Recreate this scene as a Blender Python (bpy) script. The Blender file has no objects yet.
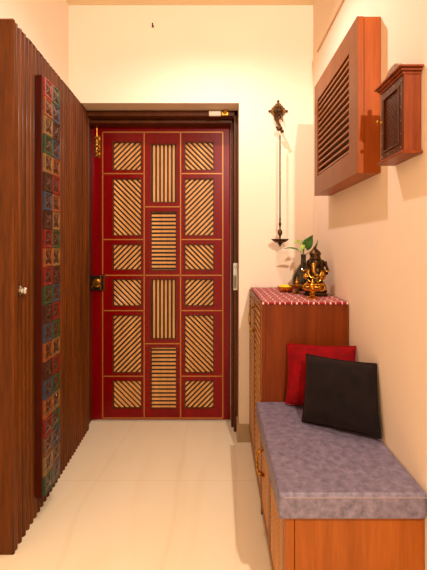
import bpy, bmesh, math, random
from mathutils import Vector, Matrix
random.seed(4)
C = bpy.context.scene.collection
V = Vector
PI = math.pi

# ------------------------------------------------------------------ materials
def lin(c):
    return tuple(((v/255)/12.92 if v/255 <= 0.04045 else ((v/255+0.055)/1.055)**2.4) for v in c) + (1,)

def base(name):
    m = bpy.data.materials.new(name); m.use_nodes = True
    nt = m.node_tree; b = nt.nodes['Principled BSDF']
    return m, nt, b

def plain(name, col, rough=0.5, metal=0, coat=0, noise=0.0, nscale=30, bump=0.0):
    m, nt, b = base(name)
    b.inputs['Base Color'].default_value = lin(col)
    b.inputs['Roughness'].default_value = rough
    b.inputs['Metallic'].default_value = metal
    b.inputs['Coat Weight'].default_value = coat
    b.inputs['Coat Roughness'].default_value = 0.08
    if noise or bump:
        tc = nt.nodes.new('ShaderNodeTexCoord'); n = nt.nodes.new('ShaderNodeTexNoise')
        n.inputs['Scale'].default_value = nscale; n.inputs['Detail'].default_value = 5
        nt.links.new(tc.outputs['Object'], n.inputs['Vector'])
        if noise:
            r = nt.nodes.new('ShaderNodeValToRGB')
            r.color_ramp.elements[0].position = 0.3; r.color_ramp.elements[1].position = 0.7
            r.color_ramp.elements[0].color = lin([max(0, v*(1-noise)) for v in col])
            r.color_ramp.elements[1].color = lin([min(255, v*(1+noise)) for v in col])
            nt.links.new(n.outputs['Fac'], r.inputs['Fac']); nt.links.new(r.outputs['Color'], b.inputs['Base Color'])
        if bump:
            bp = nt.nodes.new('ShaderNodeBump'); bp.inputs['Strength'].default_value = bump
            bp.inputs['Distance'].default_value = 0.003
            nt.links.new(n.outputs['Fac'], bp.inputs['Height']); nt.links.new(bp.outputs['Normal'], b.inputs['Normal'])
    return m

def wood(name, dark, light, rough=0.35, coat=0.3, axis='Z', scale=18, contrast=(0.3, 0.75)):
    m, nt, b = base(name)
    tc = nt.nodes.new('ShaderNodeTexCoord'); mp = nt.nodes.new('ShaderNodeMapping')
    s = {'Z': (1, 1, .07), 'Y': (1, .07, 1), 'X': (.07, 1, 1)}[axis]
    mp.inputs['Scale'].default_value = s
    n = nt.nodes.new('ShaderNodeTexNoise'); n.inputs['Scale'].default_value = scale
    n.inputs['Detail'].default_value = 8; n.inputs['Roughness'].default_value = .6; n.inputs['Distortion'].default_value = .6
    n2 = nt.nodes.new('ShaderNodeTexNoise'); n2.inputs['Scale'].default_value = scale*8; n2.inputs['Detail'].default_value = 3
    mx = nt.nodes.new('ShaderNodeMath'); mx.operation = 'MULTIPLY_ADD'; mx.inputs[1].default_value = .28
    sub = nt.nodes.new('ShaderNodeMath'); sub.operation = 'MULTIPLY'; sub.inputs[1].default_value = .72
    r = nt.nodes.new('ShaderNodeValToRGB')
    r.color_ramp.elements[0].position = contrast[0]; r.color_ramp.elements[1].position = contrast[1]
    r.color_ramp.elements[0].color = lin(dark); r.color_ramp.elements[1].color = lin(light)
    nt.links.new(tc.outputs['Object'], mp.inputs['Vector'])
    nt.links.new(mp.outputs[0], n.inputs['Vector']); nt.links.new(mp.outputs[0], n2.inputs['Vector'])
    nt.links.new(n.outputs['Fac'], sub.inputs[0])
    nt.links.new(n2.outputs['Fac'], mx.inputs[0]); nt.links.new(sub.outputs[0], mx.inputs[2])
    nt.links.new(mx.outputs[0], r.inputs['Fac']); nt.links.new(r.outputs['Color'], b.inputs['Base Color'])
    bp = nt.nodes.new('ShaderNodeBump'); bp.inputs['Strength'].default_value = .08; bp.inputs['Distance'].default_value = .002
    nt.links.new(mx.outputs[0], bp.inputs['Height']); nt.links.new(bp.outputs['Normal'], b.inputs['Normal'])
    b.inputs['Roughness'].default_value = rough; b.inputs['Specular IOR Level'].default_value = .16
    b.inputs['Coat Weight'].default_value = coat; b.inputs['Coat Roughness'].default_value = .12
    return m

M = {}
M['wall'] = plain('wall_paint', (240, 219, 195), .75, noise=.01, nscale=3)
M['ceiling'] = plain('ceiling_paint', (240, 218, 180), .8)
M['flute'] = wood('fluted_teak', (58, 25, 2), (124, 62, 12), .4, .03)
M['veneer_dim'] = wood('cabinet_veneer_dim', (78, 28, 2), (134, 56, 10), .38, .04)  # same wood as the bench; darker colour stands in for weaker light
M['veneer_lit'] = wood('bench_veneer_lit', (126, 62, 14), (170, 92, 32), .4, .04)  # same wood as the tall cabinet; brighter colour stands in for front light
M['stile'] = wood('light_edge_wood', (112, 70, 38), (156, 102, 60), .4, .1)
M['vent'] = wood('vent_shaded_face_wood', (108, 58, 20), (146, 82, 34), .4, .05, axis='Z')  # duller copy of the box wood, shade of the louvred face in its colour
M['vent_lit'] = wood('vent_lit_side_wood', (132, 58, 10), (174, 86, 24), .38, .05)  # brighter copy of the box wood, lamplight on the sides in its colour
M['slat'] = wood('slat_wood', (186, 122, 62), (240, 180, 110), .35, .05)
M['slat_dark'] = plain('slat_backing', (30, 12, 5), .5)
M['red'] = wood('maroon_lacquer', (100, 0, 2), (136, 0, 3), .3, .12, scale=9)
M['frame'] = wood('door_frame_wood', (66, 30, 10), (108, 54, 20), .4, .12)
M['inlay'] = plain('gold_inlay', (176, 112, 44), .4, .3)
M['brass'] = plain('brass', (206, 150, 56), .3, 1, noise=.2, nscale=60)
M['old_brass'] = plain('aged_brass', (70, 46, 20), .42, .8, noise=.55, nscale=70, bump=.3)
M['bronze'] = plain('dark_bronze', (56, 40, 20), .42, .8, noise=.6, nscale=60, bump=.4)
M['gilt'] = plain('gilded_brass', (138, 96, 36), .35, .95, noise=.6, nscale=90, bump=.4)
M['steel'] = plain('steel', (200, 196, 188), .25, 1)
M['white'] = plain('white_plastic', (238, 224, 200), .4)
M['black'] = plain('blackened_metal', (28, 20, 14), .45, .4)
M['shrine'] = wood('shrine_wood', (92, 34, 7), (158, 72, 22), .38, .05)
M['shrine_dark'] = wood('shrine_dark_wood', (58, 24, 8), (92, 42, 16), .38, .12)
M['skirt'] = plain('skirting_tile', (176, 150, 116), .25, noise=.05, nscale=8)
M['red_velvet'] = plain('red_velvet', (122, 2, 8), .9, noise=.15, nscale=25, bump=.3)
M['black_velvet'] = plain('black_velvet', (22, 14, 13), .9, noise=.25, nscale=25, bump=.3)
for k, c in (('red_velvet', (255, 60, 60)), ('black_velvet', (150, 110, 95))):
    b = M[k].node_tree.nodes['Principled BSDF']
    b.inputs['Sheen Weight'].default_value = .2; b.inputs['Sheen Tint'].default_value = lin(c); b.inputs['Specular IOR Level'].default_value = .15
M['leaf'] = plain('leaf_green', (52, 108, 34), .4, noise=.25, nscale=40)
M['leaf_lime'] = plain('leaf_lime', (150, 180, 50), .4, noise=.2, nscale=50)
M['stem'] = plain('stem_green', (120, 140, 60), .5)
M['powder'] = plain('turmeric_yellow', (240, 200, 20), .8, bump=.4, nscale=200)
M['conduit'] = plain('conduit_cream', (212, 176, 128), .5)

def suede():
    m, nt, b = base('grey_suede')
    tc = nt.nodes.new('ShaderNodeTexCoord'); n = nt.nodes.new('ShaderNodeTexNoise')
    n.inputs['Scale'].default_value = 42; n.inputs['Detail'].default_value = 8; n.inputs['Roughness'].default_value = .7; n.inputs['Distortion'].default_value = .2
    r = nt.nodes.new('ShaderNodeValToRGB')
    e = r.color_ramp.elements
    e[0].position = .34; e[0].color = lin((88, 78, 94)); e[1].position = .66; e[1].color = lin((134, 120, 136))
    nt.links.new(tc.outputs['Object'], n.inputs['Vector']); nt.links.new(n.outputs['Fac'], r.inputs['Fac'])
    nt.links.new(r.outputs['Color'], b.inputs['Base Color'])
    b.inputs['Roughness'].default_value = .5
    bp = nt.nodes.new('ShaderNodeBump'); bp.inputs['Strength'].default_value = .2; bp.inputs['Distance'].default_value = .002
    nt.links.new(n.outputs['Fac'], bp.inputs['Height']); nt.links.new(bp.outputs['Normal'], b.inputs['Normal'])
    return m
M['suede'] = suede()

def floor_mat():
    m, nt, b = base('cream_marble')
    tc = nt.nodes.new('ShaderNodeTexCoord')
    mp = nt.nodes.new('ShaderNodeMapping'); mp.inputs['Scale'].default_value = (1, .22, 1); mp.inputs['Rotation'].default_value = (0, 0, .12)
    n = nt.nodes.new('ShaderNodeTexNoise'); n.inputs['Scale'].default_value = 5; n.inputs['Detail'].default_value = 7; n.inputs['Distortion'].default_value = .8
    r = nt.nodes.new('ShaderNodeValToRGB'); e = r.color_ramp.elements
    e[0].position = .3; e[0].color = lin((246, 228, 190)); e[1].position = .55; e[1].color = lin((250, 234, 200))
    v = nt.nodes.new('ShaderNodeTexWave'); v.inputs['Scale'].default_value = 1.1; v.inputs['Distortion'].default_value = 7; v.inputs['Detail'].default_value = 3
    rv = nt.nodes.new('ShaderNodeValToRGB'); f = rv.color_ramp.elements
    f[0].position = 0; f[0].color = (.86, .80, .72, 1); f[1].position = .012; f[1].color = (1, 1, 1, 1)
    mx = nt.nodes.new('ShaderNodeMixRGB'); mx.blend_type = 'MULTIPLY'; mx.inputs[0].default_value = .25
    br = nt.nodes.new('ShaderNodeTexBrick'); br.offset = 0
    mb = nt.nodes.new('ShaderNodeMapping'); mb.inputs['Location'].default_value = (1.6, -.43, 0)
    br.inputs['Color1'].default_value = (1, 1, 1, 1); br.inputs['Color2'].default_value = (1, 1, 1, 1); br.inputs['Mortar'].default_value = (.78, .7, .58, 1)
    br.inputs['Scale'].default_value = 1; br.inputs['Brick Width'].default_value = 3.2; br.inputs['Row Height'].default_value = .8; br.inputs['Mortar Size'].default_value = .0012
    m2 = nt.nodes.new('ShaderNodeMixRGB'); m2.blend_type = 'MULTIPLY'; m2.inputs[0].default_value = .8
    L = nt.links.new
    L(tc.outputs['Object'], mp.inputs[0]); L(mp.outputs[0], n.inputs['Vector']); L(mp.outputs[0], v.inputs['Vector'])
    L(n.outputs['Fac'], r.inputs[0]); L(v.outputs['Fac'], rv.inputs[0]); L(r.outputs[0], mx.inputs[1]); L(rv.outputs[0], mx.inputs[2])
    L(tc.outputs['Object'], mb.inputs[0]); L(mb.outputs[0], br.inputs['Vector'])
    L(mx.outputs[0], m2.inputs[1]); L(br.outputs['Color'], m2.inputs[2]); L(m2.outputs[0], b.inputs['Base Color'])
    b.inputs['Roughness'].default_value = .16; b.inputs['Specular IOR Level'].default_value = .5
    return m
M['floor'] = floor_mat()

def cloth_mat():
    m, nt, b = base('red_printed_cotton')
    tc = nt.nodes.new('ShaderNodeTexCoord')
    v = nt.nodes.new('ShaderNodeTexVoronoi'); v.inputs['Scale'].default_value = 19; v.inputs['Randomness'].default_value = 0; v.voronoi_dimensions = '2D'
    mp = nt.nodes.new('ShaderNodeMapping'); mp.inputs['Rotation'].default_value = (0, 0, .785)
    r = nt.nodes.new('ShaderNodeValToRGB'); e = r.color_ramp.elements
    red = lin((146, 8, 22)); wh = lin((240, 214, 200)); r.color_ramp.interpolation = 'CONSTANT'
    e[0].position = 0; e[0].color = wh; e[1].position = .07; e[1].color = red
    for p, c in ((.40, wh), (.465, red)):
        q = e.new(p); q.color = c
    nt.links.new(tc.outputs['Object'], mp.inputs[0]); nt.links.new(mp.outputs[0], v.inputs['Vector'])
    nt.links.new(v.outputs['Distance'], r.inputs[0]); nt.links.new(r.outputs[0], b.inputs['Base Color'])
    b.inputs['Roughness'].default_value = .85
    return m
M['cloth'] = cloth_mat()

def glass_mat():
    m, nt, b = base('smoky_brown_glass')
    b.inputs['Base Color'].default_value = lin((70, 58, 38)); b.inputs['Roughness'].default_value = .08
    b.inputs['Transmission Weight'].default_value = .35; b.inputs['IOR'].default_value = 1.45
    return m
M['glass'] = glass_mat()

# ------------------------------------------------------------------ helpers
def link(o, parent=None):
    C.objects.link(o)
    if parent: o.parent = parent
    return o

def obj(name, bm, mat, parent=None, smooth=False, bevel=0, loc=None):
    bmesh.ops.recalc_face_normals(bm, faces=bm.faces[:])
    me = bpy.data.meshes.new(name); bm.to_mesh(me); bm.free()
    me.materials.append(mat)
    if smooth:
        for p in me.polygons: p.use_smooth = True
        try: me.set_sharp_from_angle(angle=math.radians(40))
        except Exception: pass
    o = bpy.data.objects.new(name, me); link(o, parent)
    if loc: o.location = loc
    if bevel:
        md = o.modifiers.new('bevel', 'BEVEL'); md.width = bevel; md.segments = 2; md.limit_method = 'ANGLE'
    return o

def thing(name, label, cat, loc=(0, 0, 0), group=None):
    o = bpy.data.objects.new(name, None); C.objects.link(o); o.location = loc
    o.empty_display_size = .05
    o['label'] = label; o['category'] = cat
    if group: o['group'] = group
    return o

def tag(o, label, cat, group=None):
    o['label'] = label; o['category'] = cat
    if group: o['group'] = group
    return o

def box(bm, x0, x1, y0, y1, z0, z1):
    g = bmesh.ops.create_cube(bm, size=1)
    bmesh.ops.scale(bm, vec=(x1-x0, y1-y0, z1-z0), verts=g['verts'])
    bmesh.ops.translate(bm, vec=((x0+x1)/2, (y0+y1)/2, (z0+z1)/2), verts=g['verts'])
    return g['verts']

def prism(bm, pts3, d):
    """convex/concave polygon (3D points) extruded along vector d"""
    a = [bm.verts.new(p) for p in pts3]; b = [bm.verts.new(V(p)+V(d)) for p in pts3]
    n = len(a)
    bm.faces.new(a); bm.faces.new(b[::-1])
    for i in range(n):
        bm.faces.new((a[i], b[i], b[(i+1) % n], a[(i+1) % n]))

def lathe(bm, prof, c=(0, 0, 0), seg=28, axis='Z'):
    c = V(c); rings = []
    for r, z in prof:
        ring = []
        for k in range(seg):
            a = 2*PI*k/seg
            p = V((r*math.cos(a), r*math.sin(a), z))
            if axis == 'Y': p = V((p.x, -p.z, p.y))
            if axis == 'X': p = V((p.z, p.x, p.y))
            ring.append(bm.verts.new(c+p))
        rings.append(ring)
    for a, b in zip(rings, rings[1:]):
        for k in range(seg):
            bm.faces.new((a[k], a[(k+1) % seg], b[(k+1) % seg], b[k]))
    bm.faces.new(rings[0][::-1]); bm.faces.new(rings[-1])

def tube(bm, pts, r, seg=8):
    pts = [V(p) for p in pts]; rs = r if isinstance(r, (list, tuple)) else [r]*len(pts)
    rings = []; prev = None
    for i, p in enumerate(pts):
        t = (pts[min(i+1, len(pts)-1)]-pts[max(i-1, 0)]).normalized()
        if prev is None:
            u = t.orthogonal().normalized()
        else:
            u = (prev - t*prev.dot(t)).normalized()
        prev = u; w = t.cross(u)
        rings.append([bm.verts.new(p+(u*math.cos(2*PI*k/seg)+w*math.sin(2*PI*k/seg))*rs[i]) for k in range(seg)])
    for a, b in zip(rings, rings[1:]):
        for k in range(seg):
            bm.faces.new((a[k], a[(k+1) % seg], b[(k+1) % seg], b[k]))
    bm.faces.new(rings[0][::-1]); bm.faces.new(rings[-1])

def ball(bm, c, r, sc=(1, 1, 1), rot=None, seg=16):
    g = bmesh.ops.create_uvsphere(bm, u_segments=seg, v_segments=seg//2+2, radius=1)
    m = Matrix.Translation(c) @ (rot.to_4x4() if rot else Matrix()) @ Matrix.Diagonal((r*sc[0], r*sc[1], r*sc[2], 1))
    bmesh.ops.transform(bm, matrix=m, verts=g['verts'])

def clip(poly, w, h):
    def cut(poly, f, inter):
        out = []
        for i in range(len(poly)):
            a, b = poly[i-1], poly[i]
            if f(b):
                if not f(a): out.append(inter(a, b))
                out.append(b)
            elif f(a): out.append(inter(a, b))
        return out
    def ix(x): return lambda a, b: (x, a[1]+(b[1]-a[1])*(x-a[0])/(b[0]-a[0]))
    def iy(y): return lambda a, b: (a[0]+(b[0]-a[0])*(y-a[1])/(b[1]-a[1]), y)
    for f, i in ((lambda p: p[0] >= 0, ix(0)), (lambda p: p[0] <= w, ix(w)), (lambda p: p[1] >= 0, iy(0)), (lambda p: p[1] <= h, iy(h))):
        if not poly: return poly
        poly = cut(poly, f, i)
    return poly

def slats(bm, o, u, v, n, w, h, ang, pitch, bw, depth):
    """bars at angle ang (deg) clipped to a w x h rectangle with corner o, in-plane axes u, v, outward normal n"""
    o, u, v, n = V(o), V(u), V(v), V(n)
    a = math.radians(ang); d = (math.cos(a), math.sin(a)); p = (-d[1], d[0])
    Lr = math.hypot(w, h); cx, cy = w/2, h/2
    k = int(Lr/pitch)+2
    for i in range(-k, k+1):
        t = (i+.5)*pitch
        mx, my = cx+p[0]*t, cy+p[1]*t
        q = [(mx+d[0]*s*Lr+p[0]*e*bw/2, my+d[1]*s*Lr+p[1]*e*bw/2) for s, e in ((-1, -1), (1, -1), (1, 1), (-1, 1))]
        q = clip(q, w, h)
        if len(q) < 3: continue
        # drop duplicate points
        r = [q[j] for j in range(len(q)) if (q[j][0]-q[j-1][0])**2+(q[j][1]-q[j-1][1])**2 > 1e-10]
        if len(r) < 3: continue
        prism(bm, [o+u*x+v*y for x, y in r], n*depth)

def frame_bars(bm, o, u, v, n, w, h, t, depth):
    """rectangular picture frame outside-size w x h, bar t"""
    o, u, v, n = V(o), V(u), V(v), V(n)
    for (a, b, c, d) in ((0, 0, w, t), (0, h-t, w, h), (0, t, t, h-t), (w-t, t, w, h-t)):
        prism(bm, [o+u*a+v*b, o+u*c+v*b, o+u*c+v*d, o+u*a+v*d], n*depth)

def struct(name, bm, m, parent=None, **k):
    o = obj(name, bm, m, parent, **k)
    if not parent: o['kind'] = 'structure'
    return o

# pixel helpers for survey numbers: f = 400 px, principal point (218, 248), eye 1.18 m
def PX(px, s): return (px-218)/s
def PZ(py, s): return 1.18-(py-248)/s
def SY(s): return 400/s
YW = SY(164)      # plane of the wall beside the door 2.44
YD = SY(147)      # face of the door leaf 2.72
XR = .58; XL = -.91; ZC = 2.66
YB = -1.6         # where the room is cut off behind the camera

# ------------------------------------------------------------------ setting
bm = bmesh.new(); box(bm, XL-.15, 2.6, YB, 3.0, -.1, 0); struct('floor', bm, M['floor'])
bm = bmesh.new(); box(bm, XL-.15, 2.6, YB, 3.0, ZC, ZC+.1); struct('ceiling', bm, M['ceiling'])
bm = bmesh.new(); box(bm, XL-.15, XL, YB, 3.0, 0, ZC); struct('wall_left', bm, M['wall'])
bm = bmesh.new(); box(bm, XR, XR+.15, .75, 3.0, 0, ZC); struct('wall_right', bm, M['wall'])
bm = bmesh.new(); box(bm, .128, XR, YW, 3.0, 0, ZC); box(bm, XL, .128, YW, 3.0, 2.064, ZC); struct('wall_back', bm, M['wall'])
bm = bmesh.new(); box(bm, .116, XR-.001, YW-.012, YW, .0, .108); box(bm, .116, .128, YW, SY(157), 0, .108)
struct('baseboard_back', bm, M['skirt'], bevel=.002)

# ------------------------------------------------------------------ the door
door = bpy.data.objects.new('door_1', None); C.objects.link(door); door.location = (-.38, YD, 0); door['kind'] = 'structure'
door['label'] = 'glossy maroon entrance door with golden slatted wooden panels'
def dobj(name, bm, m, parent=door, **k):
    bmesh.ops.translate(bm, vec=(.38, -YD, 0), verts=bm.verts[:])
    return obj(name, bm, m, parent, **k)
sF = 156; yF = SY(sF)
bm = bmesh.new()
xo, xi1, xi2 = .126, PX(233.5, 152), PX(231, 149)
box(bm, xi1, xo, yF, YD+.06, 0, 2.06)                     # outer band right
box(bm, xi2, xi1, SY(152), YD+.06, 0, 2.03)               # stepped rebate right
box(bm, -.905, xo, yF, YD+.06, PZ(116, 156), 2.062)       # head
box(bm, -.905, xi1, SY(152), YD+.06, PZ(123, 152), PZ(116, 156))
box(bm, -.905, -.862, yF, YD+.06, 0, 2.03)
dobj('door_frame', bm, M['frame'], bevel=.003)

dx = lambda p: PX(p, 147); dz = lambda p: PZ(p, 147)
LX0, LX1 = -.86, xi2-.002
rows_side = [(141.7, 170.4), (178.4, 236), (244, 270.3), (279, 306.6), (315, 373.5), (380.5, 409)]
rows_mid = [(143.7, 202.7), (211.4, 270.7), (279, 339.6), (347, 409.3)]
cols = [(112.6, 141.7, rows_side, [1, -1, 1, -1, 1, -1]), (150.5, 176.7, rows_mid, ['v', 'h', 'v', 'h']), (184.3, 214.2, rows_side, [-1, 1, -1, 1, -1, 1])]
zt, zb = PZ(124, 147), .012
bm = bmesh.new()
edges = [LX0]
for a, b, _, _ in cols: edges += [dx(a), dx(b)]
edges.append(LX1)
for i in range(0, len(edges), 2): box(bm, edges[i], edges[i+1], YD, YD+.045, zb, zt)
for a, b, rows, _ in cols:
    z = zt
    for t, bt in rows:
        box(bm, dx(a), dx(b), YD, YD+.045, dz(t), z); z = dz(bt)
    box(bm, dx(a), dx(b), YD, YD+.045, zb, z)
leaf = dobj('door_leaf', bm, M['red'])
for a, b, rows, dirs in cols:
    for (t, bt), d in zip(rows, dirs):
        x0, x1, z0, z1 = dx(a), dx(b), dz(bt), dz(t)
        bm = bmesh.new(); box(bm, x0, x1, YD+.028, YD+.04, z0, z1)
        pn = dobj('slat_panel', bm, M['slat_dark'])
        t_ = .0065
        def rel(name, bm, m, **k):
            bmesh.ops.translate(bm, vec=(.38, -YD, 0), verts=bm.verts[:])
            return obj(name, bm, m, pn, **k)
        bm = bmesh.new(); frame_bars(bm, (x0, YD+.028, z0), (1, 0, 0), (0, 0, 1), (0, -1, 0), x1-x0, z1-z0, t_, .022)
        rel('bead_moulding', bm, M['frame'])
        ang = {1: 45, -1: -45, 'v': 90, 'h': 0}[d]
        bm = bmesh.new()
        pitch = .0268 if d in ('v', 'h') else .0255
        slats(bm, (x0+t_, YD+.028, z0+t_), (1, 0, 0), (0, 0, 1), (0, -1, 0), x1-x0-2*t_, z1-z0-2*t_, ang, pitch, .0142, .015)
        rel('slats', bm, M['slat'], bevel=.002)
# gold inlay lines
bm = bmesh.new(); g = .0045; yg0, yg1 = YD-.0012, YD
def hl(a, b, z): box(bm, dx(a), dx(b), yg0, yg1, dz(z)-g, dz(z)+g) if False else box(bm, dx(a), dx(b), yg0, yg1, dz(z)-g/1.2, dz(z)+g/1.2)
def vl(x, a, b): box(bm, dx(x)-g/1.2, dx(x)+g/1.2, yg0, yg1, dz(b), dz(a))
for x in (102.7, 144.2, 180.6, 222.8): vl(x, 132.2, 418)
hl(102.7, 222.8, 132.2); hl(102.7, 222.8, 418)
for z in (173.6, 239.5, 275.3, 310.6, 376.2): hl(102.7, 144.2, z); hl(180.6, 222.8, z)
for z in (206.8, 275.3, 343.6): hl(144.2, 180.6, z)
dobj('gold_inlay', bm, M['inlay'])
# tower bolt upper left
bm = bmesh.new()
box(bm, dx(95), dx(100.5), YD-.006, YD, dz(157), dz(136)); tube(bm, [(dx(97.5), YD-.014, dz(156)), (dx(97.5), YD-.014, dz(127))], .006)
for z in (139, 147, 154): box(bm, dx(95.5), dx(99.7), YD-.02, YD-.004, dz(z+1.2), dz(z-1.2))
ball(bm, (dx(99.5), YD-.028, dz(151)), .009)
dobj('tower_bolt', bm, M['gilt'], smooth=True)
# rim lock mid left
bm = bmesh.new(); box(bm, dx(91.5), dx(101.5), YD-.03, YD, dz(289.5), dz(275.5)); box(bm, dx(101.5), dx(105.2), YD-.012, YD, dz(290), dz(274.5))
rl = dobj('rim_lock', bm, M['black'], bevel=.002)
def rl_rel(name, bm, m):
    bmesh.ops.translate(bm, vec=(.38, -YD, 0), verts=bm.verts[:]); return obj(name, bm, m, rl, smooth=True)
bm = bmesh.new(); lathe(bm, [(.007, 0), (.008, .006), (.026, .012), (.030, .024), (.02, .034)], (dx(98.6), YD-.03, dz(282.3)), 24, 'Y'); rl_rel('lock_knob', bm, M['brass'])
bm = bmesh.new()
frame_bars(bm, (dx(101.3), YD-.018, dz(289.8)), (1, 0, 0), (0, 0, 1), (0, -1, 0), .028, .1, .005, .008)
tube(bm, [(dx(92.5), YD-.036, dz(286)), (dx(94.5), YD-.036, dz(284.5)), (dx(93.5), YD-.036, dz(287.5))], .003)
rl_rel('lock_plate', bm, M['brass'])
# lock strike with lever at the right jamb
bm = bmesh.new(); sx = lambda p: PX(p, 156); sz = lambda p: PZ(p, 156)
box(bm, sx(233.4), sx(237.5), yF-.005, yF, sz(290), sz(263)); lathe(bm, [(.009, 0), (.009, .012), (.006, .016)], (sx(235.6), yF-.005, sz(267)), 16, 'Y')
tube(bm, [(sx(235), yF-.03, sz(275)), (sx(235), yF-.028, sz(288))], .0075)
lathe(bm, [(.006, 0), (.006, .026)], (sx(235), yF-.004, sz(276)), 12, 'Y')
dobj('strike_plate', bm, M['steel'], smooth=True)
# white sensor and small brass stay on the frame head
bm = bmesh.new(); box(bm, sx(209), sx(221), yF-.016, yF, sz(116.5), sz(111.3)); dobj('door_sensor', bm, M['white'], bevel=.003)
bm = bmesh.new(); box(bm, sx(222), sx(228), yF-.008, yF, sz(115.5), sz(112)); ball(bm, (sx(225), yF-.014, sz(113)), .011); tube(bm, [(sx(223), yF-.012, sz(113)), (sx(227.5), yF-.012, sz(110.6))], .004)
dobj('door_stay', bm, M['brass'], smooth=True)

# ------------------------------------------------------------------ fluted panel on the left
def panel_x(y): return -.785 + (-.055)*(y-1.538)/(2.63-1.538)
pn = thing('fluted_panel', 'tall reddish-brown fluted wooden panel standing along the left wall', 'wall panel', (-.85, 2.0, 0))
bm = bmesh.new()
y0, y1 = 1.538, 2.60
pts = [(-.905, y0), (panel_x(y0)-.003, y0), (panel_x(y0), y0+.003)]
y = y0+.012; pts.append((panel_x(y), y))
p = .0375; nf = int((y1-y)/p)
for i in range(nf):
    for k in range(0, 9):
        a = PI*k/8
        yy = y + p*(.5-.5*math.cos(a)*.70) ; xx = panel_x(yy) - .019 + .019*max(0, math.sin(a))**.7
        pts.append((xx, yy))
    y += p
pts += [(panel_x(y), y), (-.905, y)]
bm2 = bmesh.new()
# strips of the extrusion (concave outline): build side walls plus caps by quads to the back plane
top, bot = [], []
for (x, yy) in pts:
    bot.append(bm.verts.new((x+.85, yy-2.0, 0.0))); top.append(bm.verts.new((x+.85, yy-2.0, 2.058)))
n = len(pts)
for i in range(n):
    bm.faces.new((bot[i], bot[(i+1) % n], top[(i+1) % n], top[i]))
bm.faces.new(top); bm.faces.new(bot[::-1]); bm2.free()
bmesh.ops.triangulate(bm, faces=[f for f in bm.faces if len(f.verts) > 4])
obj('fluted_board', bm, M['flute'], pn, smooth=True)
bm = bmesh.new()
box(bm, -.905+.85, panel_x(y0)+.85-.002, y0-2.0-.001, y0-2.0+.011, 2.058, 2.062)
obj('edge_cap', bm, M['stile'], pn)
bm = bmesh.new()
kx = -.785
lathe(bm, [(.016, 0), (.016, .004), (.010, .008), (.008, .018), (.011, .022), (.007, .028)], (0, 0, 0), 20, 'X')
for v in bm.verts: v.co.z *= 1.35
bmesh.ops.translate(bm, vec=(panel_x(1.594)+.85-.002, 1.594-2.0, 1.01), verts=bm.verts[:])
obj('lock_escutcheon', bm, M['steel'], pn, smooth=True)

# ------------------------------------------------------------------ carved tile strip on it
ys0, tile = 1.739, .083
bx = -.757
ts = thing('carved_tile_strip', 'tall narrow wooden strip of colourful carved square tiles hung on the fluted panel', 'wall decor', (bx, ys0+tile, .1))
bm = bmesh.new(); box(bm, panel_x(ys0)-bx, -.006, -tile-.004, tile+.004, -.006, 22*tile+.006)
obj('backboard', bm, wood('strip_wood_shaded', (52, 14, 5), (92, 28, 10), .4, .05), ts, bevel=.002)  # board colour darkened to paint in its shadow side
PAL = {'r': (150, 30, 22), 'o': (172, 88, 36), 't': (164, 118, 62), 'g': (52, 88, 48), 'd': (74, 36, 22), 'b': (66, 78, 96), 'n': (128, 78, 44), 'y': (104, 98, 92), 'k': (186, 62, 52)}
TM = {k: plain('tile_paint_'+k, [v*.72 for v in c], .4, coat=.1, noise=.12, nscale=40) for k, c in PAL.items()}
star_m = plain('carved_star_wood', (62, 30, 14), .3, coat=.3, noise=.2, nscale=60)
LC = 'kotgtdbdrorgdbodbornt' + 'g'
RC = 'gbdbordtgtdbrgtrgtgbny'
RC = RC[:6] + 'o' + 'tgtdbrgtrgtgbny'
RC = RC[:22]
cache = {}
def tile_mesh():
    bm = bmesh.new(); h = tile/2-.0008; i = h-.012
    # plate with a raised rim
    def ring(r, x): return [bm.verts.new((x, sy*r, sz_*r)) for sy, sz_ in ((-1, -1), (1, -1), (1, 1), (-1, 1))]
    R = [ring(h, -.006), ring(h, .004), ring(h-.003, .006), ring(h-.006, .006), ring(h-.015, .002)]
    for a, b in zip(R, R[1:]):
        for k in range(4): bm.faces.new((a[k], a[(k+1) % 4], b[(k+1) % 4], b[k]))
    bm.faces.new(R[-1]); bm.faces.new(R[0][::-1])
    me = bpy.data.meshes.new('tile'); bmesh.ops.recalc_face_normals(bm, faces=bm.faces[:]); bm.to_mesh(me); bm.free(); return me
def star_mesh():
    bm = bmesh.new(); c = bm.verts.new((.010, 0, 0)); R = tile/2-.007; ring = []
    for k in range(24):
        a = 2*PI*k/24+PI/4
        t = abs(((k % 6)/6)-.5)*2          # 1 at tips, 0 between
        r = R*(.40+ .90*(t**1.5))
        ring.append(bm.verts.new((.0035 if t > .9 else .005, r*math.cos(a), r*math.sin(a)*1.0)))
    for k in range(24): bm.faces.new((c, ring[k], ring[(k+1) % 24]))
    low = [bm.verts.new((-.006, v.co.y, v.co.z)) for v in ring]
    for k in range(24): bm.faces.new((ring[k], low[k], low[(k+1) % 24], ring[(k+1) % 24]))
    me = bpy.data.meshes.new('star'); bmesh.ops.recalc_face_normals(bm, faces=bm.faces[:]); bm.to_mesh(me); bm.free()
    me.materials.append(star_m); return me
tm, smesh = tile_mesh(), star_mesh()
for r in range(22):
    for c, S in ((0, LC), (1, RC)):
        k = S[r]
        if k not in cache:
            cache[k] = tm.copy(); cache[k].materials.append(TM[k])
        t = link(bpy.data.objects.new('tile', cache[k]), ts)
        t.location = (0, (c-.5)*tile, 22*tile-(r+.5)*tile)
        s = link(bpy.data.objects.new('star_carving', smesh), t); s.location.x = -.001

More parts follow.
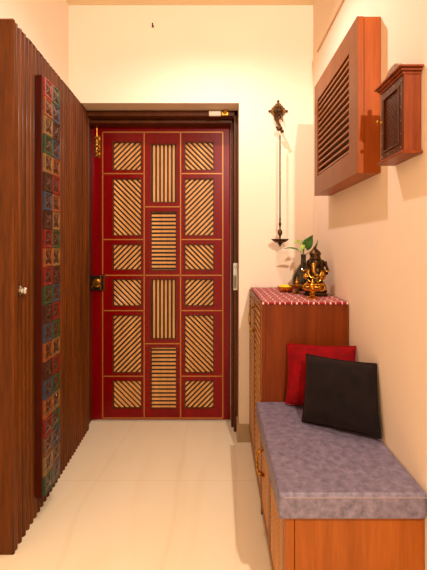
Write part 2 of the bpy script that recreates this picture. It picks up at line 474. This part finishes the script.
# ------------------------------------------------------------------ slatted vent box on right wall
vx, vy0, vy1, vz0, vz1 = .495, SY(281), SY(194.8), 1.447, 2.005
vt = thing('slatted_vent_cover', 'large brown louvred wooden box cover mounted high on the right wall', 'vent cover', (XR, (vy0+vy1)/2, (vz0+vz1)/2))
O = V(vt.location)
def vobj(name, bm, m, root=vt, **k):
    bmesh.ops.translate(bm, vec=-V(root.location), verts=bm.verts[:]); return obj(name, bm, m, root, **k)
bm = bmesh.new()
fx = vx+.024
for b4 in ((vy0, vy0+.02, vz0, vz1), (vy1-.02, vy1, vz0, vz1), (vy0+.02, vy1-.02, vz0, vz0+.02), (vy0+.02, vy1-.02, vz1-.02, vz1)):
    box(bm, fx+.0015, XR-.001, b4[0]+.0008, b4[1]-.0008, b4[2]+.0008, b4[3]-.0008)
vobj('carcass', bm, M['vent_lit'], bevel=.001)
# front frame with opening
oy0, oy1, oz0, oz1 = vy0+.089, vy1-.063, 1.538, 1.915
bm = bmesh.new()
fm = vx+.005
def ring4(bm, xa, xb):
    box(bm, xa, xb, vy0, oy0, vz0, vz1); box(bm, xa, xb, oy1, vy1, vz0, vz1); box(bm, xa, xb, oy0, oy1, vz0, oz0); box(bm, xa, xb, oy0, oy1, oz1, vz1)
ring4(bm, vx, fm)
vobj('front_frame', bm, M['vent'])
bm = bmesh.new(); ring4(bm, fm, fx); vobj('frame_edge', bm, M['vent_lit'])
bm = bmesh.new(); box(bm, fx+.03, fx+.036, vy0+.03, vy1-.03, vz0+.03, vz1-.03); vobj('gap_shade_board', bm, plain('recess_shade_paint', (16, 8, 4), .7))  # near-black sheet that paints the shade inside the louvre gaps
bm = bmesh.new()
nl = 14
for i in range(nl):
    z = oz0 + (oz1-oz0)*(i+.5)/nl
    prism(bm, [(vx+.003, oy0, z-.007), (vx+.003, oy0, z+.001), (vx+.018, oy0, z-.004), (vx+.018, oy0, z-.008)], (0, oy1-oy0, 0))
vobj('louvre_slats', bm, wood('louvre_wood', (122, 70, 32), (156, 96, 50), .4, .05, axis='Y'))

# ------------------------------------------------------------------ small shrine cabinet
sx0, sy0, sy1, sz0, sz1 = .527, SY(351), SY(309), 1.455, 1.685
sh = thing('shrine_cabinet', 'small carved hanging wooden cabinet with studded lattice door and flat cornice', 'wall cabinet', (XR, (sy0+sy1)/2, sz0))
def sobj(name, bm, m, parent=sh, **k):
    bmesh.ops.translate(bm, vec=-V(sh.location), verts=bm.verts[:]); return obj(name, bm, m, parent, **k)
bm = bmesh.new(); box(bm, sx0+.008, XR-.001, sy0, sy1, sz0, sz1); 
box(bm, sx0+.002, sx0+.008, sy0-.002, sy0+.012, sz0, sz1)
sobj('body', bm, M['shrine'], bevel=.001)
bm = bmesh.new(); box(bm, .516, XR-.001, SY(354.5), SY(306), sz0-.007, sz0); box(bm, .521, XR-.001, SY(353), SY(307.5), sz0, sz0+.004)
sobj('base_board', bm, M['shrine'], bevel=.0015)
bm = bmesh.new()
for k, (ox, zz0, zz1) in enumerate(((.524, sz1-.010, sz1-.002), (.518, sz1-.002, sz1+.006), (.511, sz1+.006, sz1+.012))):
    e = (.527-ox)
    box(bm, ox, XR-.001, sy0-e, sy1+e, zz0, zz1)
sobj('cornice', bm, M['shrine'], bevel=.0015)
bm = bmesh.new()
cy = sy0+.09
pts = [(.535, cy+.052*math.cos(a)*(1+.05*math.sin(7*a)), sz1+.012+.042*max(0, math.sin(a))**.6*(1-.0*a)) for a in [PI*i/18 for i in range(19)]]
prism(bm, pts, (.014, 0, 0)); sobj('crest', bm, plain('carved_crest', (150, 112, 74), .6, noise=.3, nscale=160, bump=.8))
# door with frame, lattice, studs, knob
bm = bmesh.new(); yy0, yy1, zz0, zz1 = sy0+.003, sy1-.001, sz0+.006, sz1-.012
frame_bars(bm, (sx0+.008, yy0, zz0), (0, 1, 0), (0, 0, 1), (-1, 0, 0), yy1-yy0, zz1-zz0, .02, .008)
frame_bars(bm, (sx0+.008, yy0+.02, zz0+.02), (0, 1, 0), (0, 0, 1), (-1, 0, 0), yy1-yy0-.04, zz1-zz0-.04, .006, .011)
dr = sobj('cabinet_door', bm, M['shrine_dark'], bevel=.001)
bm = bmesh.new(); fy0, fy1, fz0, fz1 = yy0+.026, yy1-.026, zz0+.026, zz1-.026
slats(bm, (sx0+.007, fy0, fz0), (0, 1, 0), (0, 0, 1), (-1, 0, 0), fy1-fy0, fz1-fz0, 45, .009, .004, .004)
slats(bm, (sx0+.007, fy0, fz0), (0, 1, 0), (0, 0, 1), (-1, 0, 0), fy1-fy0, fz1-fz0, -45, .009, .004, .0035)
sobj('lattice', bm, M['shrine_dark'], dr)
bm = bmesh.new(); box(bm, sx0+.0065, sx0+.0085, fy0, fy1, fz0, fz1); sobj('door_panel', bm, M['slat_dark'], dr)
spots = [(yv, zz0+.01+(zz1-zz0-.02)*i/5) for i in range(6) for yv in (yy0+.01, yy1-.01)] + [(yy0+.01+(yy1-yy0-.02)*i/3, z) for i in (1, 2) for z in (zz0+.01, zz1-.01)]
for yv, z in spots:
    bm = bmesh.new(); ball(bm, (sx0, yv, z), .0017, seg=8); sobj('brass_stud', bm, M['brass'], dr, smooth=True)
bm = bmesh.new(); lathe(bm, [(.005, 0), (.003, .006), (.006, .011), (.006, .015), (.002, .018)], (0, 0, 0), 14, 'X')
for v in bm.verts: v.co.x *= -1
bmesh.ops.translate(bm, vec=(sx0, sy1-.006, PZ(122, 312)), verts=bm.verts[:]); sobj('knob', bm, M['brass'], dr, smooth=True)

# ------------------------------------------------------------------ conduit + nail
bm = bmesh.new(); box(bm, XR-.009, XR-.0005, 1.1, 2.32, 2.314, 2.326)
tag(obj('cable_conduit', bm, M['conduit'], bevel=.002), 'thin cream cable conduit running high along the right wall', 'conduit')
bm = bmesh.new(); tube(bm, [(-.396, YW, 2.535), (-.396, YW-.02, 2.532), (-.396, YW-.024, 2.54)], .004); ball(bm, (-.396, YW-.004, 2.528), .006, seg=8)
tag(obj('nail', bm, M['black']), 'small dark nail in the wall high above the door', 'nail')

# ------------------------------------------------------------------ cabinets
def slat_door(root, y0, y1, z0, z1, x, ang, pitch=.017, bw=.009, name='cabinet_door', t=.035):
    """door on the -x face; y0 nearest the camera"""
    O = V(root.location)
    def mv(bm): bmesh.ops.translate(bm, vec=-O, verts=bm.verts[:]); return bm
    bm = bmesh.new(); frame_bars(bm, (x+.018, y0, z0), (0, 1, 0), (0, 0, 1), (-1, 0, 0), y1-y0, z1-z0, t, .018)
    d = obj(name, mv(bm), M['stile'], root, bevel=.0015)
    bm = bmesh.new(); box(bm, x+.011, x+.018, y0+t, y1-t, z0+t, z1-t); obj('door_panel', mv(bm), M['slat_dark'], d)
    bm = bmesh.new(); slats(bm, (x+.0115, y0+t, z0+t), (0, 1, 0), (0, 0, 1), (-1, 0, 0), y1-y0-2*t, z1-z0-2*t, ang, pitch, bw, .009)
    obj('slats', mv(bm), M['slat'], d, bevel=.001)
    return d
def pull(root, parent, y, z0, z1, x, out=.026):
    O = V(root.location)
    bm = bmesh.new(); pts = []
    for i in range(13):
        a = PI*i/12; pts.append((x-out*math.sin(a)**.5 if 0 < i < 12 else x, y, z0+(z1-z0)*(.5-.5*math.cos(a))))
    tube(bm, pts, [.005]*13)
    for z in (z0, z1): lathe(bm, [(.010, -.004), (.008, .006)], (x, y, z), 14, 'X'); ball(bm, (x-.012, y, z+(.008 if z == z0 else -.008)), .008)
    bmesh.ops.translate(bm, vec=-O, verts=bm.verts[:]); return obj('pull_handle', bm, M['gilt'], parent, smooth=True)

Zt = .937; Yt0, Yt1 = SY(226), YW-.002
tc_ = thing('tall_cabinet', 'tall reddish-brown wooden cabinet with slatted doors standing in the back corner', 'cabinet', (.385, (Yt0+Yt1)/2, 0))
def tobj(name, bm, m, **k):
    bmesh.ops.translate(bm, vec=-V(tc_.location), verts=bm.verts[:]); return obj(name, bm, m, tc_, **k)
bm = bmesh.new(); box(bm, .212, XR-.002, Yt0, YW-.014, 0, Zt-.002); box(bm, .1925, .212, Yt0, Yt0+.0115, 0, Zt-.002); tobj('carcass', bm, M['veneer_dim'], bevel=.0015)
bm = bmesh.new(); box(bm, .190, .1925, Yt0, Yt0+.012, 0, Zt-.002); tobj('edge_stile', bm, M['stile'])
ym = (Yt0+Yt1)/2
d1 = slat_door(tc_, Yt0+.013, ym-.001, .07, Zt-.004, .190, 0, pitch=.032, bw=.017, t=.024)
d2 = slat_door(tc_, ym+.001, YW-.016, .07, Zt-.004, .190, 0, pitch=.026, bw=.014, t=.03)
bm = bmesh.new(); box(bm, .200, .212, Yt0+.012, YW-.016, 0, .068); tobj('plinth', bm, M['stile'])
pull(tc_, d2, 2.09, .745, .878, .190)

Ys0 = SY(357); Ys1 = Yt0-.003; Zs = .428
bn = thing('storage_bench', 'low orange-brown wooden bench cabinet with slatted side doors under the grey cushion', 'bench', (.385, (Ys0+Ys1)/2, 0))
def bobj(name, bm, m, **k):
    bmesh.ops.translate(bm, vec=-V(bn.location), verts=bm.verts[:]); return obj(name, bm, m, bn, **k)
bm = bmesh.new(); box(bm, .2155, XR-.002, Ys0, Ys1, 0, Zs); bobj('carcass', bm, M['veneer_lit'], bevel=.001)
bm = bmesh.new(); box(bm, .188, .2135, Ys0-.001, Ys0+.02, 0, Zs); bobj('edge_stile', bm, M['veneer_lit'], bevel=.001)
ym = Ys0+.36
e1 = slat_door(bn, Ys0+.022, ym-.001, .06, Zs-.002, .188, 0, pitch=.018, bw=.010, t=.026)
e2 = slat_door(bn, ym+.001, Ys1-.001, .06, Zs-.002, .188, 0, pitch=.018, bw=.010, t=.026)
bm = bmesh.new(); box(bm, .200, .2145, Ys0+.02, Ys1, 0, .058); bobj('plinth', bm, M['stile'])
pull(bn, e2, 1.665, .235, .345, .188)

# cushion
bm = bmesh.new(); box(bm, .168, XR-.003, SY(362), Yt0-.004, Zs, .502)
bmesh.ops.translate(bm, vec=(-.385, -1.44, -Zs), verts=bm.verts[:])
bmesh.ops.subdivide_edges(bm, edges=bm.edges[:], cuts=10, use_grid_fill=True)
cu = obj('bench_cushion', bm, M['suede'], smooth=True)
cu.location = (.385, 1.44, Zs+.0005)
md = cu.modifiers.new('b', 'BEVEL'); md.width = .012; md.segments = 4; md.limit_method = 'ANGLE'
tag(cu, 'long mottled grey suede seat cushion on the low bench', 'cushion')
cu_p = thing  # noqa
bm = bmesh.new()
def seam(z):
    x0, x1, y0, y1 = .168-.385, XR-.003-.385, SY(362)-1.44, Yt0-.004-1.44
    tube(bm, [(x1, y0+.001, z), (x0+.012, y0+.001, z), (x0+.001, y0+.012, z), (x0+.001, y1, z)], .0022, 6)
seam(.061)
obj('piping', bm, plain('suede_piping', (140, 118, 120), .5), cu, smooth=True)

# ------------------------------------------------------------------ throw pillows
def pillow(name, BL, BR, TL, TR, thick, mat, label, seed, lean=0):
    rnd = random.Random(seed)
    BL, BR, TL, TR = map(V, (BL, BR, TL, TR))
    c = (BL+BR+TL+TR)/4; u = ((BR-BL)+(TR-TL)).normalized(); vv = ((TL-BL)+(TR-BR)).normalized(); nrm = u.cross(vv).normalized()
    bm = bmesh.new(); N = 26; fr, bk = {}, {}
    from mathutils import noise
    for i in range(N+1):
        for j in range(N+1):
            a, b = i/N, j/N; s, t = a*2-1, b*2-1
            # pinch edges inward between the corners
            ins = .045
            s2 = s*(1-ins*(1-t*t)); t2 = t*(1-ins*(1-s*s))
            a2, b2 = (s2+1)/2, (t2+1)/2
            P = (BL*(1-a2)+BR*a2)*(1-b2)+(TL*(1-a2)+TR*a2)*b2
            h = thick/2*((1-s**4)*(1-t**4))**.55
            w = noise.noise(V((s*2.1+seed, t*2.1, seed)))*.006*min(1, h*60)
            edge = i in (0, N) or j in (0, N)
            fr[i, j] = bm.verts.new(P-c + nrm*(0 if edge else h+w))
            bk[i, j] = fr[i, j] if edge else bm.verts.new(P-c - nrm*(h))
    for i in range(N):
        for j in range(N):
            bm.faces.new((fr[i, j], fr[i+1, j], fr[i+1, j+1], fr[i, j+1]))
            bm.faces.new((bk[i, j], bk[i, j+1], bk[i+1, j+1], bk[i+1, j]))
    lp = [fr[i, 0].co.copy() for i in range(N+1)]+[fr[N, j].co.copy() for j in range(1, N+1)]+[fr[i, N].co.copy() for i in range(N-1, -1, -1)]+[fr[0, j].co.copy() for j in range(N-1, 0, -1)]
    o = obj(name, bm, mat, smooth=True); o.location = c
    o.data.polygons.foreach_set('use_smooth', [True]*len(o.data.polygons))
    bm = bmesh.new(); tube(bm, lp+[lp[0]], .003, 6); obj('piping', bm, mat, o, smooth=True)
    tag(o, label, 'pillow'); return o
def W(px, py, s): return (PX(px, s), SY(s), PZ(py, s))
pillow('throw_pillow', (.292, 1.715, .512), (.556, 1.62, .512), (.305, 1.748, .762), (.572, 1.66, .772), .085, M['red_velvet'],
       'red velvet throw pillow leaning on the tall cabinet behind the black pillow', 3)
pillow('throw_pillow', W(302, 421.5, 257), W(381, 438.5, 288), W(306.5, 354, 247), W(376.5, 364, 277), .10, M['black_velvet'],
       'black velvet throw pillow in front of the red one on the bench', 8)

# ------------------------------------------------------------------ table runner
bm = bmesh.new()
cx0, cx1, cy0, cy1 = .196, XR-.004, Yt0+.002, YW-.016
nx, ny = 30, 24; g = {}
for i in range(nx+1):
    for j in range(ny+1):
        x = cx0+(cx1-cx0)*i/nx; yv = cy0+(cy1-cy0)*j/ny
        z = Zt+.0015+.0012*math.sin(x*60+yv*25)*math.sin(yv*43)
        if j == 0: z = Zt-.007; yv = Yt0-.004
        if j == 1: yv = Yt0-.003; z = Zt+.001
        g[i, j] = bm.verts.new((x-.385, yv-2.1, z+.0008-Zt))
for i in range(nx):
    for j in range(ny): bm.faces.new((g[i, j], g[i+1, j], g[i+1, j+1], g[i, j+1]))
cl = obj('table_runner', bm, M['cloth'], smooth=True); cl.location = (.385, 2.1, Zt)
md = cl.modifiers.new('s', 'SOLIDIFY'); md.thickness = .002; md.offset = 1
tag(cl, 'red cotton cloth with white motifs spread on top of the tall cabinet', 'cloth')
ZT = Zt+.0045

# ------------------------------------------------------------------ brass bowl with yellow powder
bw_ = thing('brass_bowl', 'small round brass bowl of yellow powder at the left of the cabinet top', 'bowl', (PX(286, 184), SY(184), ZT))
bm = bmesh.new(); lathe(bm, [(.022, 0), (.03, .004), (.041, .014), (.046, .026), (.048, .030), (.045, .030), (.042, .022), (.034, .012), (.01, .008)])
obj('bowl', bm, M['brass'], bw_, smooth=True)
bm = bmesh.new(); lathe(bm, [(.042, .020), (.043, .027), (.034, .034), (.018, .039), (.003, .041)])
pw = obj('yellow_powder', bm, M['powder'], smooth=True); pw.location = bw_.location
tag(pw, 'bright yellow powder heaped in the brass bowl', 'powder'); pw['kind'] = 'stuff'

# ------------------------------------------------------------------ vase with pothos cutting
Vx, Vy = PX(303.4, 178), SY(178)
vz = thing('glass_vase', 'dark brown long-necked round glass vase behind the brass figure', 'vase', (Vx, Vy, ZT))
bm = bmesh.new(); lathe(bm, [(.035, 0), (.050, .006), (.061, .03), (.065, .055), (.060, .085), (.046, .112), (.028, .134), (.017, .150), (.0145, .170), (.0145, .195), (.017, .203), (.014, .203), (.0115, .19), (.0115, .165), (.024, .134), (.04, .112), (.055, .085), (.059, .055), (.05, .02), (.01, .008)], seg=36)
obj('vase_body', bm, M['glass'], vz, smooth=True)
pl = thing('pothos_cutting', 'green pothos cutting with heart-shaped leaves in the brown vase', 'plant', (Vx, Vy, ZT+.19))
T = V(pl.location)
def P3(px, py, y): s = 400/y; return V((PX(px, s), y, PZ(py, s)))-T
def leaf_(pts_base, tip, width, nrm, mat, curl=.006):
    a, t = V(pts_base), V(tip); d = t-a; L = d.length; d.normalize(); sd = d.cross(V(nrm)).normalized(); n = sd.cross(d)
    bm = bmesh.new(); N = 12; rows = []
    for i in range(N+1):
        u = i/N; w = width*(math.sin(PI*min(1, u*.93+.07)**.62))*(1-.15*u) if i < N else .0002
        back = -.12*L*(1-u)**4
        ctr = a+d*(u*L)+n*(curl*math.sin(PI*u))
        rows.append([bm.verts.new(ctr+sd*w*k + n*(abs(k)*width*.25) + d*(back*abs(k))) for k in (-1, -.5, 0, .5, 1)])
    for p_, q in zip(rows, rows[1:]):
        for k in range(4): bm.faces.new((p_[k], p_[k+1], q[k+1], q[k]))
    o = obj('leaf', bm, mat, pl, smooth=True); md = o.modifiers.new('s', 'SOLIDIFY'); md.thickness = .0008; return o
nk = P3(303.6, 256, Vy)
def stem_(p, mid): 
    bm = bmesh.new(); p0 = nk+V((0, 0, -.10)); pts = [p0, nk]
    for i in range(1, 7):
        u = i/6; pts.append(nk*(1-u)**2+V(mid)*2*u*(1-u)+V(p)*u*u)
    tube(bm, pts, .0017, 6); obj('stem', bm, M['stem'], pl, smooth=True)
L = [
 ((305.5, 247.5), (313, 235), .030, (-.25, -1, .1), 'leaf', 2.22, (303.5, 248)),
 ((312, 250), (317.3, 240), .014, (.7, -.6, .2), 'leaf', 2.25, (308, 253)),
 ((296.8, 249.8), (284, 249), .012, (0, -.45, 1), 'leaf', 2.20, (300, 250)),
 ((303.5, 245), (300.5, 252), .011, (-.2, -1, 0), 'leaf_lime', 2.19, (302, 246)),
 ((299, 241.5), (293.5, 244), .010, (-.1, -.9, .6), 'leaf_lime', 2.21, (301.5, 242)),
 ((303.5, 243), (300, 240), .005, (-.1, -1, .4), 'leaf_lime', 2.22, (303.5, 246)),
]
for b_, t_, w_, n_, m_, y_, mid in L:
    B, Tt = P3(*b_, y_), P3(*t_, y_-.01)
    stem_(B, P3(*mid, (y_+Vy)/2)); leaf_(B, Tt, w_, n_, M[m_])

# ------------------------------------------------------------------ brass oil lamps on the cloth
def oil_lamp(loc, sc, label, mat, rot=0):
    r = thing('oil_lamp', label, 'oil lamp', loc, None)
    def S(bm):
        bmesh.ops.transform(bm, matrix=Matrix.Rotation(rot, 4, 'Z') @ Matrix.Scale(sc, 4), verts=bm.verts[:]); return bm
    bm = bmesh.new(); lathe(bm, [(.031, 0), (.031, .004), (.022, .009), (.012, .013), (.009, .018), (.014, .023), (.009, .028), (.009, .034)])
    obj('pedestal', S(bm), mat, r, smooth=True)
    bm = bmesh.new(); seg = 60; prof = [(.008, .034), (.028, .038), (.040, .045), (.042, .050), (.038, .050), (.026, .044), (.006, .042)]
    rings = []
    for rr, z in prof:
        rings.append([bm.verts.new((rr*(1+.22*max(0, math.cos(5*a))**3*(rr > .02))*math.cos(a), rr*(1+.22*max(0, math.cos(5*a))**3*(rr > .02))*math.sin(a), z)) for a in [2*PI*k/seg for k in range(seg)]])
    for a, b in zip(rings, rings[1:]):
        for k in range(seg): bm.faces.new((a[k], a[(k+1) % seg], b[(k+1) % seg], b[k]))
    bm.faces.new(rings[0][::-1]); bm.faces.new(rings[-1])
    obj('five_wick_dish', S(bm), mat, r, smooth=True)
    bm = bmesh.new(); lathe(bm, [(.007, .042), (.005, .052), (.011, .060), (.012, .066), (.006, .073), (.008, .078), (.003, .088), (.001, .096)], seg=20)
    obj('finial', S(bm), mat, r, smooth=True)
    return r
oil_lamp((PX(312.5, 212), SY(212), ZT), .98, 'polished brass five-wick oil lamp on a pedestal in front of the seated brass figure', M['brass'], .3)
oil_lamp((PX(297, 192), SY(192), ZT), .92, 'brass oil lamp with finial in front of the vase, right of the bowl', M['gilt'], .1)

# ------------------------------------------------------------------ seated deity figure
st = thing('brass_statue', 'dark brass seated figure with a tall crown on the red cloth', 'statue', (PX(315.5, 199), SY(199), ZT))
st.rotation_euler = (0, 0, math.radians(-28))
bm = bmesh.new(); lathe(bm, [(.058, 0), (.060, .006), (.054, .010), (.050, .016), (.056, .022), (.054, .028), (.03, .030)], seg=36)
for v in bm.verts: v.co.y *= .72; v.co.x *= 1.05
obj('lotus_base', bm, M['bronze'], st, smooth=True)
bm = bmesh.new()
ball(bm, (0, 0, .082), .036, (1.05, .9, 1.05)); ball(bm, (0, -.004, .072), .033, (1.15, 1, .9))      # belly
ball(bm, (0, .004, .120), .030, (1.15, .8, 1))                                                   # chest
ball(bm, (0, -.012, .166), .027, (1, .95, 1.02)); ball(bm, (0, -.002, .143), .018)                # head, neck
for s in (-1, 1):
    ball(bm, (s*.031, -.002, .158), .019, (1, .34, 1.25), Matrix.Rotation(s*.4, 3, 'Z'))          # ears
    tube(bm, [(s*.012, -.030, .150), (s*.017, -.042, .143)], [.004, .002], 8)                       # tusks
    tube(bm, [(s*.030, .006, .130), (s*.056, .004, .112), (s*.060, -.006, .135), (s*.055, -.012, .156)], [.012, .0100, .0075, .006], 10)   # raised arms
    ball(bm, (s*.054, -.013, .164), .0095, (.8, .7, 1.2))
ball(bm, (.0, .012, .055), .038, (1.2, .7, .6))
o = obj('body', bm, M['bronze'], st, smooth=True)
md = o.modifiers.new('r', 'REMESH'); md.mode = 'VOXEL'; md.voxel_size = .0022; md.use_smooth_shade = True
md = o.modifiers.new('sm', 'SMOOTH'); md.iterations = 3
bm = bmesh.new()
tube(bm, [(.0, .0, .045), (.042, -.018, .044), (.030, -.040, .040), (-.008, -.044, .036)], [.022, .018, .014, .009], 10)
tube(bm, [(.0, .0, .045), (-.044, -.016, .046), (-.034, -.038, .040), (.004, -.048, .036)], [.022, .018, .014, .009], 10)
tube(bm, [(0, -.030, .160), (0, -.042, .146), (.002, -.046, .128), (.008, -.046, .112), (.016, -.044, .103), (.023, -.042, .108)], [.012, .011, .009, .0075, .0065, .005], 10)  # trunk
for s in (-1, 1):
    tube(bm, [(s*.030, .000, .126), (s*.046, -.010, .100), (s*.040, -.034, .090)], [.011, .010, .0075], 10)  # lower arms
    ball(bm, (s*.038, -.040, .092), .010)
o = obj('gilded_limbs', bm, M['gilt'], st, smooth=True)
md = o.modifiers.new('r', 'REMESH'); md.mode = 'VOXEL'; md.voxel_size = .002; md.use_smooth_shade = True
bm = bmesh.new(); lathe(bm, [(.027, .180), (.030, .186), (.026, .190), (.026, .204), (.031, .208), (.029, .213), (.023, .222), (.014, .231), (.007, .235), (.008, .240), (.001, .246)], (0, -.008, 0), 24)
obj('crown', bm, M['old_brass'], st, smooth=True)
bm = bmesh.new()   # golden garland, belt and bangles
def loop(cx, cy, cz, rx, ry, tilt, r, n=28, a0=0, a1=2*PI):
    pts = []
    for i in range(n+1):
        a = a0+(a1-a0)*i/n; p = V((rx*math.cos(a), ry*math.sin(a), 0)); p.rotate(Matrix.Rotation(tilt, 3, 'X')); pts.append(p+V((cx, cy, cz)))
    tube(bm, pts, r, 8)
loop(0, -.010, .118, .032, .036, 1.0, .0036); loop(0, -.006, .100, .042, .042, .9, .003)
loop(0, -.004, .064, .042, .040, .15, .0045)
for s in (-1, 1):
    loop(s*.059, -.002, .126, .011, .011, .2, .0028, 14); loop(s*.044, -.022, .095, .010, .011, 1.3, .0028, 14); loop(s*.036, -.030, .043, .017, .017, 1.2, .0035, 16)
ball(bm, (0, -.046, .092), .007); ball(bm, (-.038, -.046, .098), .010, (1, .9, .9)); ball(bm, (.0, -.053, .045), .010, (2.2, .5, 1))
for k in range(9):
    a = -PI*.9*k/8-.15; ball(bm, (.040*math.cos(a), -.008+.040*math.sin(a), .058), .0042, seg=8)
obj('gold_ornaments', bm, M['brass'], st, smooth=True)

# ------------------------------------------------------------------ wall bracket and hanging lamp
Xb, Zb = PX(278, 164), PZ(111.5, 164)
br = thing('wall_bracket', 'ornate aged brass diamond-shaped wall bracket with a downward hook above the hanging lamp', 'bracket', (Xb, YW, Zb))
bm = bmesh.new()
pts = []
for k in range(32):
    a = 2*PI*k/32; t = (abs(math.cos(a))**1.15+abs(math.sin(a))**1.15)**(-1/1.15); r = .050*t*(1+.05*math.cos(8*a*2))
    pts.append((r*math.cos(a), -.001, 1.12*r*math.sin(a)))
prism(bm, pts, (0, -.007, 0))
for dx_, dz_ in ((-.052, 0), (.052, 0), (0, .060), (0, -.052)): ball(bm, (dx_, -.006, dz_), .008, seg=10)
lathe(bm, [(.030, .007), (.030, .010), (.022, .016), (.010, .022), (.004, .028)], (0, 0, 0), 20, 'Y')
obj('diamond_plate', bm, M['old_brass'], br, smooth=True)
bm = bmesh.new()
zs = Zb - PZ(134, 168)
tube(bm, [(-.004, -.01, -.01), (-.012, -.03, -.05), (-.006, -.055, -.09), (.004, -.075, -.118), (.012, -.082, -.128)], [.009, .010, .008, .008, .005], 10)
tube(bm, [(.012, -.01, -.02), (.020, -.025, -.045), (.024, -.03, -.070)], [.007, .006, .003], 8)
tube(bm, [(-.02, -.01, -.02), (-.024, -.03, -.055), (-.010, -.05, -.09)], [.006, .005, .004], 8)
ball(bm, (-.004, -.075, -.128), .014, (1.1, 1, .9)); ball(bm, (.012, -.082, -.142), .009); ball(bm, (-.016, -.07, -.118), .008)
loop(.012, -.085, -.146, .009, .009, 1.5, .0025, 14)
obj('hook_arm', bm, M['old_brass'], br, smooth=True)
Yh = YW-.085; sh_ = 400/Yh
zt_ = PZ(137, sh_); Xh = PX(280, sh_)
hl_ = thing('hanging_lamp', 'small brass hanging oil lamp on a long chain below the wall bracket', 'hanging lamp', (Xh, Yh, PZ(247, sh_)))
Zo = hl_.location.z
bm = bmesh.new(); zc = zt_+.006; k = 0; zend = PZ(219, sh_)
while zc > zend:
    pts = []
    for i in range(13):
        a = 2*PI*i/12; p = V((.0048*math.cos(a), 0, .0088*math.sin(a)))
        if k % 2: p = V((0, p.x, p.z))
        else: p = p
        p.rotate(Matrix.Rotation(.6, 3, 'Z')); pts.append(p+V((0, 0, zc-Zo)))
    tube(bm, pts, .0018, 6); zc -= .0132; k += 1
obj('chain', bm, M['old_brass'], hl_, smooth=True)
bm = bmesh.new(); q = lambda py: PZ(py, sh_)-Zo
lathe(bm, [(.002, q(217)), (.006, q(219)), (.0045, q(221.5)), (.009, q(224)), (.005, q(226.5)), (.004, q(229)), (.0125, q(230.5)), (.0145, q(232.5)), (.011, q(234.5)), (.0055, q(236)), (.0045, q(238.5)), (.008, q(241))], seg=20)
obj('hanger_stem', bm, M['old_brass'], hl_, smooth=True)
bm = bmesh.new(); lathe(bm, [(.001, q(247)), (.006, q(245.7)), (.004, q(245)), (.015, q(244)), (.010, q(243.2)), (.034, q(242)), (.050, q(239.8)), (.052, q(239)), (.049, q(239)), (.03, q(240.8)), (.008, q(241.4))], seg=32)
obj('lamp_dish', bm, M['old_brass'], hl_, smooth=True)

# ------------------------------------------------------------------ lights
def light(name, typ, loc, e, col, size=.03, rot=None, **k):
    l = bpy.data.lights.new(name, typ); l.energy = e; l.color = col
    if typ == 'AREA': l.shape = 'RECTANGLE'; l.size = size[0]; l.size_y = size[1]
    else: l.shadow_soft_size = size
    for a, b in k.items(): setattr(l, a, b)
    o = bpy.data.objects.new(name, l); C.objects.link(o); o.location = loc
    if rot: o.rotation_euler = rot
    return o
light('ceiling_downlight', 'SPOT', (-.03, 1.78, 2.5), 31, (1, .86, .84), .02, spot_size=math.radians(166), spot_blend=.75)
light('living_room_lamp', 'SPOT', (.56, -.75, 2.5), 170, (1, .88, .76), .025, rot=(math.radians(50), 0, math.radians(2)), spot_size=math.radians(140), spot_blend=.6)
w = bpy.data.worlds.new('world'); bpy.context.scene.world = w; w.use_nodes = True
w.node_tree.nodes['Background'].inputs[0].default_value = (1, .73, .45, 1); w.node_tree.nodes['Background'].inputs[1].default_value = 1.0

# ------------------------------------------------------------------ camera
cd = bpy.data.cameras.new('camera'); cam = bpy.data.objects.new('camera', cd); C.objects.link(cam)
cam.location = (0, 0, 1.18); cam.rotation_euler = (PI/2, 0, 0)
cd.sensor_width = 36; cd.lens = 400/570*36; cd.clip_start = .05
cd.shift_x = (213.5-218)/570; cd.shift_y = (248-285)/570
sc = bpy.context.scene; sc.camera = cam
sc.view_settings.view_transform = 'Standard'; sc.view_settings.look = 'None'; sc.view_settings.gamma = 1
sc.view_settings.use_curve_mapping = False; sc.view_settings.exposure = .45
